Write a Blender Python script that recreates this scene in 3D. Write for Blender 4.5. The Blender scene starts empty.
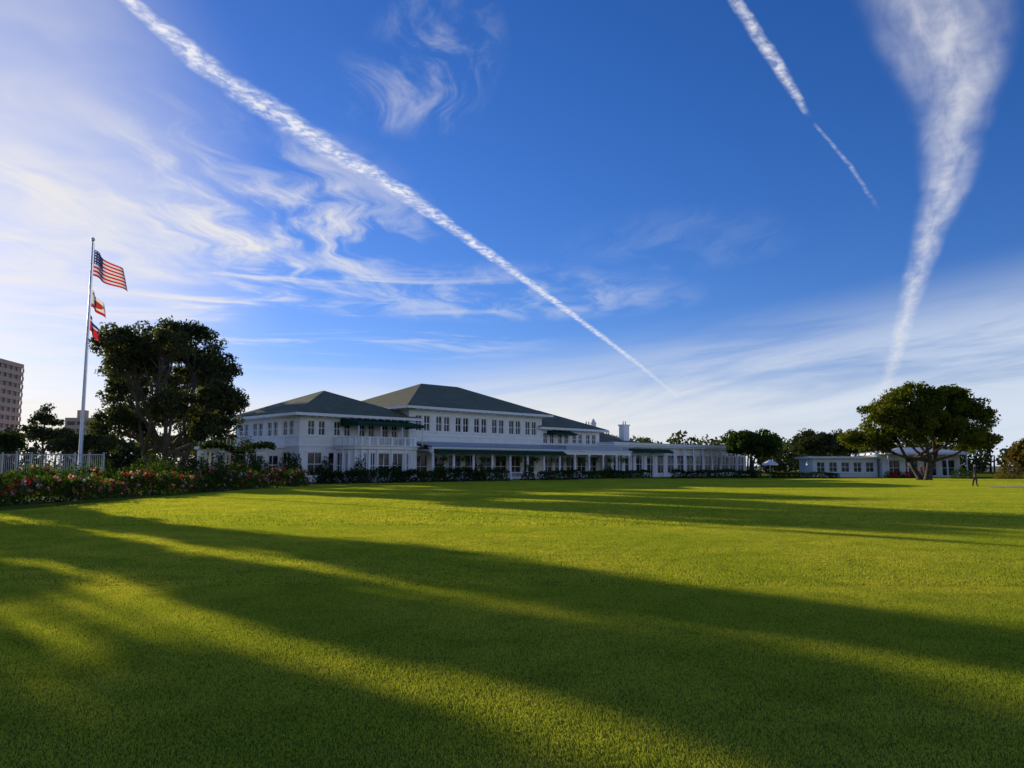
import bpy, math, random
import numpy as np
from mathutils import Vector, Matrix
random.seed(7); RNG=np.random.default_rng(11)
scene=bpy.context.scene
COL=scene.collection
R=math.radians

# ------------------------------------------------------------------ nodes helpers
class NT:
    def __init__(s,tree): s.t=tree; s.n=tree.nodes; s.l=tree.links
    def node(s,typ,**kw):
        n=s.n.new(typ)
        for k,v in kw.items(): setattr(n,k,v)
        return n
    def put(s,sock,v):
        if v is None: return
        if isinstance(v,bpy.types.NodeSocket): s.l.new(v,sock)
        else: sock.default_value=v
    def math(s,op,a,b=None,c=None,clamp=False):
        n=s.node('ShaderNodeMath',operation=op,use_clamp=clamp)
        s.put(n.inputs[0],a); s.put(n.inputs[1],b); s.put(n.inputs[2],c)
        return n.outputs[0]
    def vmath(s,op,a,b=None):
        n=s.node('ShaderNodeVectorMath',operation=op)
        s.put(n.inputs[0],a); s.put(n.inputs[1],b)
        return n.outputs['Value'] if op in('DOT_PRODUCT','LENGTH','DISTANCE') else n.outputs[0]
    def scale(s,a,f):
        n=s.node('ShaderNodeVectorMath',operation='SCALE'); s.put(n.inputs[0],a); s.put(n.inputs['Scale'],f); return n.outputs[0]
    def comb(s,x,y,z):
        n=s.node('ShaderNodeCombineXYZ'); s.put(n.inputs[0],x); s.put(n.inputs[1],y); s.put(n.inputs[2],z); return n.outputs[0]
    def sep(s,v):
        n=s.node('ShaderNodeSeparateXYZ'); s.put(n.inputs[0],v); return n.outputs
    def noise(s,vec,scale=5,detail=2,rough=.5,dist=0,out=0):
        n=s.node('ShaderNodeTexNoise'); s.put(n.inputs['Vector'],vec); n.inputs['Scale'].default_value=scale
        n.inputs['Detail'].default_value=detail; n.inputs['Roughness'].default_value=rough; n.inputs['Distortion'].default_value=dist
        return n.outputs[out]
    def mr(s,v,a,b,c=0.,d=1.,smooth=True):
        n=s.node('ShaderNodeMapRange'); n.interpolation_type='SMOOTHSTEP' if smooth else 'LINEAR'
        s.put(n.inputs['Value'],v); 
        for k,x in zip(('From Min','From Max','To Min','To Max'),(a,b,c,d)): s.put(n.inputs[k],x)
        return n.outputs[0]
    def mix(s,f,a,b,blend='MIX'):
        n=s.node('ShaderNodeMix',data_type='RGBA',blend_type=blend)
        s.put(n.inputs[0],f); s.put(n.inputs[6],a); s.put(n.inputs[7],b); return n.outputs[2]

def new_mat(name):
    m=bpy.data.materials.new(name); m.use_nodes=True; m.node_tree.nodes.clear()
    nt=NT(m.node_tree); nt.out=nt.node('ShaderNodeOutputMaterial'); return m,nt
def c4(c): return (c[0],c[1],c[2],1.0)
def simple(name,col,rough=.6,var=.15,scale=3.,metal=0.,spec=.4,bump=0.):
    m,nt=new_mat(name); p=nt.node('ShaderNodeBsdfPrincipled')
    tc=nt.node('ShaderNodeTexCoord').outputs['Object']
    nz=nt.noise(tc,scale,4,.6)
    d=tuple(x*(1-var) for x in col); b=tuple(min(1,x*(1+var)) for x in col)
    nt.put(p.inputs['Base Color'],nt.mix(nt.mr(nz,.3,.7),c4(d),c4(b)))
    p.inputs['Roughness'].default_value=rough; p.inputs['Metallic'].default_value=metal
    p.inputs['Specular IOR Level'].default_value=spec
    if bump:
        bn=nt.node('ShaderNodeBump'); bn.inputs['Strength'].default_value=bump; nt.put(bn.inputs['Height'],nt.noise(tc,scale*8,3)); nt.put(p.inputs['Normal'],bn.outputs[0])
    nt.l.new(p.outputs[0],nt.out.inputs[0]); return m
def leaf_mat(name,dark,light,trans=.35):
    m,nt=new_mat(name)
    a=nt.node('ShaderNodeAttribute',attribute_name='tint').outputs['Fac']
    col=nt.mix(a,c4(dark),c4(light))
    d=nt.node('ShaderNodeBsdfDiffuse'); nt.put(d.inputs[0],col)
    t=nt.node('ShaderNodeBsdfTranslucent'); nt.put(t.inputs[0],nt.mix(1.,col,(1.3,1.4,.5,1),'MULTIPLY'))
    mx=nt.node('ShaderNodeMixShader'); mx.inputs[0].default_value=trans
    nt.l.new(d.outputs[0],mx.inputs[1]); nt.l.new(t.outputs[0],mx.inputs[2]); nt.l.new(mx.outputs[0],nt.out.inputs[0]); return m

# ------------------------------------------------------------------ mesh helpers
def empty(name,loc=(0,0,0),rz=0):
    e=bpy.data.objects.new(name,None); e.location=loc; e.rotation_euler=(0,0,rz); COL.objects.link(e); return e
def link(o,parent=None):
    COL.objects.link(o)
    if parent: o.parent=parent
    return o
class MB:
    def __init__(s): s.v=[]; s.f=[]
    def add(s,vs,fs,M=None):
        k=len(s.v)
        for v in vs:
            v=Vector(v); s.v.append(tuple(M@v if M else v))
        for f in fs: s.f.append(tuple(i+k for i in f))
    def box(s,x0,x1,y0,y1,z0,z1,M=None):
        s.add([(x0,y0,z0),(x1,y0,z0),(x1,y1,z0),(x0,y1,z0),(x0,y0,z1),(x1,y0,z1),(x1,y1,z1),(x0,y1,z1)],
              [(0,3,2,1),(4,5,6,7),(0,1,5,4),(1,2,6,5),(2,3,7,6),(3,0,4,7)],M)
    def tube(s,pts,rad,n=8,M=None,cap=True):
        pts=[Vector(p) for p in pts]; vs=[]; fs=[]
        for i,p in enumerate(pts):
            t=(pts[min(i+1,len(pts)-1)]-pts[max(i-1,0)]).normalized()
            a=t.cross(Vector((1,0,0)) if abs(t.x)<.8 else Vector((0,1,0))).normalized(); b=t.cross(a)
            for k in range(n):
                an=2*math.pi*k/n; vs.append(p+(a*math.cos(an)+b*math.sin(an))*rad[i])
        for i in range(len(pts)-1):
            for k in range(n):
                fs.append((i*n+k,i*n+(k+1)%n,(i+1)*n+(k+1)%n,(i+1)*n+k))
        if cap: fs.append(tuple(range(n))[::-1]); fs.append(tuple((len(pts)-1)*n+k for k in range(n)))
        s.add(vs,fs,M)
    def lathe(s,prof,cx,cy,n=12,M=None):
        vs=[];fs=[]
        for r,z in prof:
            for k in range(n):
                a=2*math.pi*k/n; vs.append((cx+r*math.cos(a),cy+r*math.sin(a),z))
        for i in range(len(prof)-1):
            for k in range(n): fs.append((i*n+k,i*n+(k+1)%n,(i+1)*n+(k+1)%n,(i+1)*n+k))
        fs.append(tuple(range(n))[::-1]); fs.append(tuple((len(prof)-1)*n+k for k in range(n)))
        s.add(vs,fs,M)
    def obj(s,name,mat,parent=None,smooth=False,bevel=0):
        me=bpy.data.meshes.new(name); me.from_pydata(s.v,[],s.f); me.update()
        if mat: me.materials.append(mat)
        if smooth: 
            for p in me.polygons: p.use_smooth=True
        o=bpy.data.objects.new(name,me); link(o,parent)
        return o

def poly_mesh(name,V,tint,mat,k=4):
    n=len(V)//k
    me=bpy.data.meshes.new(name); me.vertices.add(k*n); me.vertices.foreach_set('co',V.astype(np.float32).ravel())
    me.loops.add(k*n); me.loops.foreach_set('vertex_index',np.arange(k*n,dtype=np.int32))
    me.polygons.add(n); me.polygons.foreach_set('loop_start',np.arange(0,k*n,k,dtype=np.int32)); me.polygons.foreach_set('loop_total',np.full(n,k,dtype=np.int32))
    me.update(calc_edges=True)
    at=me.attributes.new('tint','FLOAT','FACE'); at.data.foreach_set('value',np.clip(tint,0,1).astype(np.float32))
    me.materials.append(mat); return me
def leaves_obj(name,C,size,mat,parent=None,tint=None,up=.25,aspect=.55,outw=None):
    n=len(C)
    nrm=RNG.normal(size=(n,3)); 
    if outw is not None: nrm=nrm+outw
    nrm[:,2]+=up; nrm/=np.linalg.norm(nrm,axis=1)[:,None]
    r=RNG.normal(size=(n,3)); a=np.cross(nrm,r); a/=np.linalg.norm(a,axis=1)[:,None]; b=np.cross(nrm,a)
    sz=(size*RNG.uniform(.55,1.35,n))[:,None]
    V=np.stack([C-a*sz,C+b*sz*aspect+nrm*sz*.12,C+a*sz,C-b*sz*aspect+nrm*sz*.12],1).reshape(-1,3)
    if tint is None: tint=RNG.uniform(0,1,n)
    o=bpy.data.objects.new(name,poly_mesh(name,V,tint,mat)); link(o,parent); return o

# ------------------------------------------------------------------ materials
M_white=simple('white_paint',(.86,.82,.75),.5,.06,1.2)
M_trim=simple('white_trim',(.89,.865,.82),.45,.03,2)
M_roof,nt=new_mat('slate_shingle')
p=nt.node('ShaderNodeBsdfPrincipled'); tc=nt.node('ShaderNodeTexCoord').outputs['Object']
xyz=nt.sep(tc); rows=nt.math('FRACT',nt.math('MULTIPLY',xyz[2],6.5))
cell=nt.noise(nt.vmath('MULTIPLY',tc,(3,3,8)),2.2,2); big=nt.noise(tc,.5,4)
bc=nt.mix(nt.mr(cell,.35,.65),(.15,.14,.085,1),(.30,.28,.18,1)); bc=nt.mix(nt.mr(big,.35,.7),bc,(.19,.185,.11,1)); bc=nt.mix(nt.mr(rows,.0,.25,.55,0.),bc,(.06,.06,.04,1))
nt.put(p.inputs['Base Color'],bc); p.inputs['Roughness'].default_value=.9; p.inputs['Specular IOR Level'].default_value=.08; nt.l.new(p.outputs[0],nt.out.inputs[0])
M_glass,nt=new_mat('window_glass'); p=nt.node('ShaderNodeBsdfPrincipled'); tc=nt.node('ShaderNodeTexCoord').outputs['Object']
nt.put(p.inputs['Base Color'],nt.mix(nt.mr(nt.noise(tc,.9,2),.45,.6),(.008,.010,.014,1),(.07,.062,.05,1))); p.inputs['Roughness'].default_value=.07; p.inputs['Specular IOR Level'].default_value=.35
nt.l.new(p.outputs[0],nt.out.inputs[0])
M_dark=simple('interior_dark',(.03,.028,.03),.8)
M_green=simple('green_canvas',(.015,.06,.032),.85,.2,spec=.1)
M_pale=simple('pale_metal_roof',(.45,.47,.48),.5,.1)
M_stone=simple('paving',(.30,.27,.23),.85,.15,4)
M_bark=simple('bark',(.07,.052,.038),.9,.35,3,bump=.5)
M_barkg=simple('bark_grey',(.13,.11,.09),.9,.3,3,bump=.5)
M_metal=simple('pole_paint',(.75,.75,.76),.35,.03,1,metal=.2)
M_dk=leaf_mat('leaf_dark',(.020,.036,.013),(.072,.10,.030),.35)
M_ficus=leaf_mat('leaf_ficus',(.040,.050,.026),(.13,.135,.058),.42)
M_oak=leaf_mat('leaf_oak',(.050,.073,.010),(.21,.205,.030),.42)
M_hedge=leaf_mat('leaf_hedge',(.026,.048,.012),(.09,.135,.028),.35)
M_rose=leaf_mat('leaf_rose',(.032,.060,.014),(.11,.16,.035),.4)
M_far=leaf_mat('leaf_far',(.045,.055,.028),(.10,.11,.045),.3)
M_rust=leaf_mat('leaf_rust',(.10,.075,.02),(.22,.15,.035),.35)
M_pink=leaf_mat('petal_pink',(.6,.12,.20),(.85,.42,.50),.3)
M_red=leaf_mat('petal_red',(.5,.02,.03),(.75,.07,.07),.3)
M_wpet=leaf_mat('petal_white',(.7,.62,.5),(.85,.82,.75),.3)

# ------------------------------------------------------------------ ground
def sheet(name,pts,z,mat):
    me=bpy.data.meshes.new(name); me.from_pydata([(x,y,z) for x,y in pts],[],[tuple(range(len(pts)))]); me.materials.append(mat)
    o=bpy.data.objects.new(name,me); COL.objects.link(o); return o
def grass_col(nt,k=1.):
    tc=nt.node('ShaderNodeNewGeometry').outputs['Position']
    n1=nt.noise(tc,.22,3,.6); n2=nt.noise(tc,1.3,5,.68)
    s=nt.sep(tc); mow=nt.math('SINE',nt.math('ADD',nt.math('MULTIPLY',nt.math('ADD',nt.math('MULTIPLY',s[0],.35),s[1]),1.9),nt.math('MULTIPLY',n1,1.5)))
    f=lambda r,g,b:(r*k,g*k,b*k,1)
    col=nt.mix(nt.mr(n1,.35,.65),f(.33,.375,.036),f(.47,.45,.055))
    col=nt.mix(nt.mr(n2,.42,.70,0,.75),col,f(.24,.29,.028))
    return nt.mix(nt.mr(mow,-.4,.4,0,.18),col,f(.26,.33,.03))
def grass_mat(name):
    m,nt=new_mat(name); col=grass_col(nt,.45); tc=nt.node('ShaderNodeTexCoord').outputs['Object']  # dark soil-green base, shade between the blades mixed into the colour
    n3=nt.noise(tc,22,3,.7)
    col=nt.mix(nt.mr(n3,.45,.72,0,.6),col,(.06,.085,.012,1))
    d=nt.node('ShaderNodeBsdfDiffuse'); nt.put(d.inputs[0],col)
    nt.l.new(d.outputs[0],nt.out.inputs[0]); return m
def blade_mat():
    m,nt=new_mat('grass_blades'); col=grass_col(nt,1.48); a=nt.node('ShaderNodeAttribute',attribute_name='tint').outputs['Fac']
    col=nt.mix(1.,col,nt.mix(a,(.66,.72,.66,1),(1.15,1.1,1.15,1)),'MULTIPLY')
    d=nt.node('ShaderNodeBsdfDiffuse'); nt.put(d.inputs[0],col)
    t=nt.node('ShaderNodeBsdfTranslucent'); nt.put(t.inputs[0],nt.mix(1.,col,(1.15,1.1,.6,1),'MULTIPLY'))
    mx=nt.node('ShaderNodeMixShader'); mx.inputs[0].default_value=.5
    nt.l.new(d.outputs[0],mx.inputs[1]); nt.l.new(t.outputs[0],mx.inputs[2]); nt.l.new(mx.outputs[0],nt.out.inputs[0]); return m
M_grass=grass_mat('lawn_grass')
sheet('ground',[(-6000,-3000),(6000,-3000),(6000,15000),(-6000,15000)],-.02,simple('dry_ground',(.10,.11,.05),.95,.3,.05))
sheet('lawn',[(-160,-60),(260,-60),(260,230),(-160,230)],0,M_grass)
def loc2w(s,d,C=(-21,76),a=R(45)): return (C[0]+s*math.cos(a)-d*math.sin(a), C[1]+s*math.sin(a)+d*math.cos(a))
sheet('terrace_paving',[loc2w(-4,-6.5),loc2w(88,-6.5),loc2w(88,4),loc2w(-4,4)],.012,M_stone)
sheet('footpath',[(36,57.5),(90,64),(90,66.5),(36,59)],.06,simple('path_sand',(.46,.41,.32),.9,.15,3))
sheet('planting_bed',[(-24,24),(-20.6,24),(-20,46),(-15.2,62),(-22,64),(-25,46)],.012,simple('soil',(.06,.045,.03),.95,.3,5))
M_blade=blade_mat()
def turf_patch(size,dens,h,w):
    n=int(size*size*dens); xy=RNG.uniform(-size/2,size/2,(n,2)); a=RNG.uniform(0,2*math.pi,n); lean=RNG.normal(size=(n,2))*.45; hh=h*RNG.uniform(.55,1.15,n)
    b=np.concatenate([xy,np.zeros((n,1))],1); d=np.stack([np.cos(a)*w/2,np.sin(a)*w/2,np.zeros(n)],1); tip=b+np.stack([lean[:,0]*hh,lean[:,1]*hh,hh],1)
    V=np.stack([b-d,b+d,tip],1).reshape(-1,3); return poly_mesh('blades',V,RNG.uniform(0,1,n),M_blade,3)
def turf(size,dens,h,w,y0,y1,keep):
    vs=[];fs=[]
    ny=int((y1-y0)/size); nx=int(200/size)
    for j in range(ny):
        for i in range(-nx,nx):
            cx,cy=(i+.5)*size,y0+(j+.5)*size
            if not keep(cx,cy): continue
            q=[(-.01,-.01),(.01,-.01),(.01,.01),(-.01,.01)]; r=random.randrange(4); q=q[r:]+q[:r]
            k=len(vs); vs+=[(cx+a,cy+b,.003) for a,b in q]; fs.append((k,k+1,k+2,k+3))
    me=bpy.data.meshes.new('grass'); me.from_pydata(vs,[],fs); o=bpy.data.objects.new('grass',me); COL.objects.link(o)
    c=bpy.data.objects.new('blades',turf_patch(size,dens,h,w)); link(c,o)
    o.instance_type='FACES'; o.use_instance_faces_scale=False; o.show_instancer_for_render=False; o.show_instancer_for_viewport=False
    print('turf',len(fs),'patches')
turf(1.5,9500,.017,.0042,1.5,10.5,lambda x,y: abs(x)<.72*y+4)
turf(1.5,3200,.024,.0078,10.5,21,lambda x,y: abs(x)<.72*y+4)
def keepfar(x,y):
    if abs(x)>.70*y+6: return False
    if x<-19 and y>22: return False
    s=((x+21)+(y-76))*.7071; d=(-(x+21)+(y-76))*.7071
    if -8<s<90 and d>-8.5: return False
    return y<100
turf(3.0,600,.042,.022,21,102,keepfar)

# ------------------------------------------------------------------ clubhouse
club=empty('clubhouse',(-21,76,0),R(45))
W=MB();G=MB();T=MB();RF=MB();AW=MB();PR=MB();IN=MB();BAL=MB();COLM=MB();CH=MB()
def wall(M,a0,a1,z0,z1,wins,th=.3,frame=.09,mull=1,rail=True):
    if not wins: W.box(a0,a1,0,th,z0,z1,M); return
    zb,zt=wins[0][2],wins[0][3]
    W.box(a0,a1,0,th,z0,zb,M); W.box(a0,a1,0,th,zt,z1,M)
    x=a0
    for a,b,_,_ in wins:
        W.box(x,a,0,th,zb,zt,M); x=b
        G.box(a,b,.17,.2,zb,zt,M)
        T.box(a,a+frame,.05,.165,zb,zt,M); T.box(b-frame,b,.05,.165,zb,zt,M)
        T.box(a+frame,b-frame,.05,.165,zt-frame,zt,M); T.box(a+frame,b-frame,.05,.165,zb,zb+frame,M)
        if rail: 
            zm=(zb+zt)/2; T.box(a+frame,b-frame,.10,.166,zm-.035,zm+.035,M)
        for k in range(mull):
            xm=a+(b-a)*(k+1)/(mull+1); T.box(xm-.03,xm+.03,.09,.162,zb+frame,zt-frame,M)
        T.box(a-.12,b+.12,-.1,-.003,zb-.12,zb,M)
        T.box(a-.1,b+.1,-.06,-.003,zt,zt+.14,M)
    W.box(x,a1,0,th,zb,zt,M)
def fr(s,d,rot=0): return Matrix.Translation((s,d,0))@Matrix.Rotation(rot,4,'Z')
def wins_pairs(a0,a1,n,w,zb,zt,gap=.35):
    out=[]; step=(a1-a0)/n
    for i in range(n):
        c=a0+step*(i+.5); out+=[(c-w-gap/2,c-gap/2,zb,zt),(c+gap/2,c+w+gap/2,zb,zt)]
    return out
def wins(a0,a1,n,w,zb,zt):
    step=(a1-a0)/n; return [(a0+step*(i+.5)-w/2,a0+step*(i+.5)+w/2,zb,zt) for i in range(n)]
def hip(s0,s1,d0,d1,ze,zr,oh=1.0):
    a,b,c,d=s0-oh,s1+oh,d0-oh,d1+oh
    w=(d-c)/2; 
    if (b-a)>(d-c): r=[(a+w,c+w,zr),(b-w,c+w,zr)]; F=[(0,1,5,4),(2,3,4,5),(1,2,5),(3,0,4)]
    else: h=(b-a)/2; r=[(a+h,c+h,zr),(a+h,d-h,zr)]; F=[(0,1,4),(1,2,5,4),(2,3,5),(3,0,4,5)]
    vs=[(a,c,ze),(b,c,ze),(b,d,ze),(a,d,ze)]+r
    RF.add(vs,F)
    t=.28
    T.box(a-.004,b+.004,c-.004,c+.1,ze-t,ze-.003); T.box(a-.004,b+.004,d-.1,d+.004,ze-t,ze-.003)
    T.box(a-.004,a+.1,c+.1,d-.1,ze-t,ze-.003); T.box(b-.1,b+.004,c+.1,d-.1,ze-t,ze-.003)
    T.box(a+.1,b-.1,c+.1,d-.1,ze-t+.06,ze-t+.1)
    n=int((s1-s0)/.9)
    for i in range(n):
        x=s0+(i+.5)*(s1-s0)/n; T.box(x-.07,x+.07,c+.13,d0-.003,ze-t-.10,ze-t+.055)
    n=int((d1-d0)/.9)
    for i in range(n):
        x=d0+(i+.5)*(d1-d0)/n; T.box(a+.13,s0-.003,x-.07,x+.07,ze-t-.10,ze-t+.055)
def block(s0,s1,d0,d1,z1,fw,lw=None,z0=0,rw=None,split=None):
    F=fr(s0,d0); L=fr(s0,d1,-math.pi/2)
    zs=split or [z0,z1]
    for i in range(len(zs)-1):
        wall(F,0,s1-s0,zs[i],zs[i+1],fw[i])
        wall(L,.0,d1-d0-.301,zs[i],zs[i+1],lw[i] if lw else [])
        W.box(s1-.3,s1,d0+.301,d1,zs[i],zs[i+1])
    W.box(s0+.301,s1-.301,d1-.3,d1,z0,z1)
    IN.box(s0+.9,s1-.9,d0+1.2,d1-1,z0,z1-.2)
fwL=[wins(.6,12.4,5,1.7,.6,3.0), wins_pairs(.4,12.4,4,.85,4.65,6.2)]
lwL=[wins(.5,13,4,1.8,.6,3.0), wins_pairs(.3,13.3,4,.9,4.65,6.2)]
block(0,13,0,14,6.8,fwL,lwL,split=[0,3.75,6.8])
T.box(-.09,13,-.09,-.003,3.55,3.8); T.box(-.09,-.003,-.003,14,3.55,3.8)
hip(0,13.5,0,14,6.85,10.0,1.1)
block(-4,-.003,3,14.5,3.4,[wins(.3,3.7,2,1.3,.7,2.7)],[wins(.3,11,5,1.6,.7,2.7)])
T.box(-4.25,-.01,2.75,14.7,3.403,3.7)
for i in range(14): BAL.box(-4.1,-4.05,3+.84*i,3.05+.84*i,3.7,4.5)
BAL.box(-4.12,-4.02,2.9,14.5,4.5,4.57); BAL.box(-4,-.1,2.88,2.95,4.5,4.57)
for i in range(10): BAL.box(-3.9+.42*i,-3.86+.42*i,2.89,2.94,3.7,4.5)
fwC=[wins(.5,20.5,8,2.0,.2,2.9), wins_pairs(.5,21,7,.95,5.5,7.3,.22)]
block(13.003,34.6,-.6,15,8.15,fwC,[[],[(1.5,2.4,6.95,7.5)]],split=[0,4.4,8.15])
T.box(12.93,34.7,-.7,-.603,4.95,5.15); T.box(13,34.6,-.66,-.603,7.72,7.86)
hip(13,34.6,-.6,15,8.2,11.9,1.1)
fwR=[wins(.4,12,5,1.9,.2,2.9), wins_pairs(.3,12,4,.9,4.5,6.0)]
block(34.603,47,-.2,13,6.6,fwR,None,split=[0,3.8,6.6])
hip(34.7,47,-.2,13,6.65,9.5,1.0)
def bay(sc,d0,rs,rd,z1,n=14,mat=True):
    pts=[]
    for i in range(n+1):
        a=math.pi+math.pi*i/n; 
        x=abs(math.cos(a))**.62*(1 if math.cos(a)>0 else -1); y=-abs(math.sin(a))**.62
        pts.append((sc+rs*x,d0+rd*y))
    for i in range(n):
        (x0,y0),(x1,y1)=pts[i],pts[i+1]; L=math.hypot(x1-x0,y1-y0); an=math.atan2(y1-y0,x1-x0)
        M=fr(x0,y0,an)
        if L>.7: wall(M,0,L,0,z1,[(.15,L-.15,.35,2.95)],th=.2)
        else: W.box(0,L,0,.2,0,z1,M)
        T.tube([(0,-.05,0),(0,-.05,z1)],[.13,.11],8,M)
    cap=[(x+ (x-sc)*.05,y-.25) for x,y in pts]
    for z0_,z1_,k in ((z1+.003,z1+.3,1.0),(z1+.303,z1+.42,1.04)):
        vs=[((x-sc)*k+sc,(y-d0)*k+d0,z0_) for x,y in cap]+[((x-sc)*k+sc,(y-d0)*k+d0,z1_) for x,y in cap]; m=len(cap)
        T.add(vs,[tuple(range(m))[::-1],tuple(range(m,2*m))]+[(i,(i+1)%m,m+(i+1)%m,m+i) for i in range(m)])
    for i in range(n):
        (x0,y0),(x1,y1)=pts[i],pts[i+1]
        BAL.tube([(x0,y0,z1+1.18),(x1,y1,z1+1.18)],[.06,.06],6)
        for k in range(3):
            f=(k+.5)/3; BAL.tube([(x0+(x1-x0)*f,y0+(y1-y0)*f,z1+.42),(x0+(x1-x0)*f,y0+(y1-y0)*f,z1+1.15)],[.045,.045],5)
        BAL.box(x0-.09,x0+.09,y0-.09,y0+.09,z1+.42,z1+1.28)
bay(8.3,-.31,4.4,3.6,3.3)
def awning(s0,s1,d0,d1,z0,z1,drop=.3,M=None):
    AW.add([(s0,d1,z1),(s1,d1,z1),(s1,d0,z0),(s0,d0,z0),(s0,d0,z0-drop),(s1,d0,z0-drop),(s0,d1,z0-drop),(s1,d1,z0-drop)],
           [(0,3,2,1),(3,4,5,2),(0,6,4,3),(1,2,5,7)],M)
awning(4.6,12.9,-3.4,-.01,5.95,6.5)
for s in (4.7,7.4,10.1,12.8): COLM.tube([(s,-3.3,3.7),(s,-3.3,5.7)],[.06,.06],8)
v0,v1,vd=13.2,48.,-4.6
s=v0
T.box(v0-.3,v1+.3,vd-.15,vd+.25,3.05,3.5); T.box(v0-.4,v1+.4,vd-.32,vd+.35,3.503,3.64)
PR.add([(v0-.2,vd-.3,3.66),(v1+.2,vd-.3,3.66),(v1+.2,-.62,4.35),(v0-.2,-.62,4.35)],[(0,1,2,3)])
T.box(v0-.2,v1+.2,vd+.36,-.63,3.25,3.35)
while s<=v1:
    COLM.lathe([(.24,0),(.24,.25),(.17,.3),(.145,2.75),(.19,2.85),(.23,3.05)],s,vd,12)
    if s+2.9<=v1:
        BAL.box(s+.2,s+2.7,vd-.04,vd+.04,.82,.9)
        for k in range(10): BAL.box(s+.3+.25*k,s+.35+.25*k,vd-.025,vd+.025,.1,.82)
    s+=2.9
awning(v0,34,vd-.75,vd-.17,3.12,3.42,.2)
for k in range(60):
    x=34.9+k*.22; BAL.box(x,x+.05,vd+.0,vd+.05,3.7,4.45)
BAL.box(34.8,48.1,vd-.02,vd+.07,4.45,4.52)
awning(36,40.5,-1.7,-.22,5.9,6.3,.2)
fwF=[wins(.3,37.8,14,2.1,.5,3.25)]
block(47.003,85,-2.2,8,4.3,fwF,None)
T.box(46.8,85.3,-2.9,8.2,4.303,4.55); T.box(46.6,85.5,-3.1,8.4,4.553,4.95)
for k in range(14): COLM.lathe([(.17,0),(.15,.2),(.12,4.29)],48.2+k*2.75,-2.75,8)
awning(48.5,60,-4.0,-3.15,3.7,4.1,.2)
block(53,69,8.5,18,5.3,[[]],None); hip(53,69,8.5,18,5.35,7.3,.7)
for (cs,cd,cz,w) in ((66,9.6,8.3,.75),(58,11,8.0,.6)):
    CH.box(cs-w,cs+w,cd-.5,cd+.5,3,cz); CH.box(cs-w-.12,cs+w+.12,cd-.62,cd+.62,cz+.003,cz+.25)
    for k in (-.3,.3): CH.lathe([(.17,cz+.253),(.14,cz+.8)],cs+k,cd,8)
CH.lathe([(.5,7.1),(.5,8.6),(.62,8.65),(.1,9.5)],62,13,10)
W.obj('walls',M_white,club); G.obj('window_panes',M_glass,club); T.obj('trim',M_trim,club); RF.obj('roof',M_roof,club)
AW.obj('awnings',M_green,club); PR.obj('veranda_roof',M_pale,club); IN.obj('interior',M_dark,club); BAL.obj('balustrades',M_trim,club)
COLM.obj('columns',M_trim,club,smooth=True); CH.obj('chimneys',M_white,club)
bk=[]
s=v0+1.45
while s<v1:
    c=np.array([s,vd-.05,2.35]); bk.append(c+RNG.normal(size=(90,3))*np.array([.22,.22,.18])); s+=2.9
leaves_obj('hanging_baskets',np.concatenate(bk),.12,M_rose,club)

# ------------------------------------------------------------------ trees
def tree(name,loc,trunk_h,trunk_r,lobes,nclump,nleaf,leaf,mat,bark=M_bark,csz=.75,lean=(0,0),shell=.55,stems=1):
    root=empty(name,loc); B=MB()
    lob=np.array(lobes,float); vol=lob[:,3]*lob[:,4]*lob[:,5]; pr=vol**.8/np.sum(vol**.8)
    cl=[];own=[]
    for i in range(nclump):
        k=RNG.choice(len(lob),p=pr); d=RNG.normal(size=3); d/=np.linalg.norm(d)
        if d[2]<-.5: d[2]*=-.6
        r=RNG.uniform(shell,1.0)**.8*RNG.uniform(.85,1.06)
        cl.append(lob[k,:3]+d*r*lob[k,3:]); own.append(k)
    cl=np.array(cl)
    forks=[]
    for st in range(stems):
        a=2*math.pi*st/max(1,stems)+.4; off=Vector((math.cos(a),math.sin(a),0))*(trunk_r*1.1 if stems>1 else 0)
        top=Vector((lean[0],lean[1],trunk_h))+off*3.0
        rr=trunk_r*(1 if stems==1 else .6)
        pts=[off*1.1-Vector((0,0,.1)),off+Vector((0,0,trunk_h*.12)),(off+top)*.5+Vector((random.uniform(-.15,.15),random.uniform(-.15,.15),0)),top]
        B.tube(pts,[rr*1.7,rr*1.1,rr*.9,rr*.78],12); forks.append(top)
    lt=[]
    for k,L in enumerate(lob):
        f=forks[k%len(forks)]; c=Vector(L[:3]); mid=f.lerp(c,.5)+Vector((random.uniform(-.3,.3),random.uniform(-.3,.3),-.08*(c-f).length))
        r0=trunk_r*.42; B.tube([f-Vector((0,0,.3)),mid,c],[r0,r0*.6,r0*.3],8); lt.append((mid,c,r0))
    for i,c in enumerate(cl):
        if i%2: continue
        mid,e,r0=lt[own[i]]; c=Vector(c); st=mid.lerp(e,random.uniform(.1,1)); m=st.lerp(c,.55)+Vector((random.uniform(-.2,.2),random.uniform(-.2,.2),random.uniform(-.3,.1)))
        B.tube([st,m,c],[r0*.28,r0*.17,.015],5,cap=False)
    B.obj('trunk_and_limbs',bark,root,smooth=True)
    P=[];Tn=[];O=[]
    for c in cl:
        n=int(nleaf*random.uniform(.5,1.4)); s=csz*random.uniform(.6,1.35)
        q=RNG.normal(size=(n,3)); q/=np.linalg.norm(q,axis=1)[:,None]; q*=(RNG.uniform(0.1,1,n)**.5)[:,None]*s*np.array([1.15,1.15,.75])
        P.append(c+q); Tn.append(np.clip(RNG.normal(random.uniform(.2,.8),.2,n),0,1)); O.append(q*1.2)
    leaves_obj('foliage',np.concatenate(P),leaf,mat,root,np.concatenate(Tn),outw=np.concatenate(O))
    return root
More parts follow.
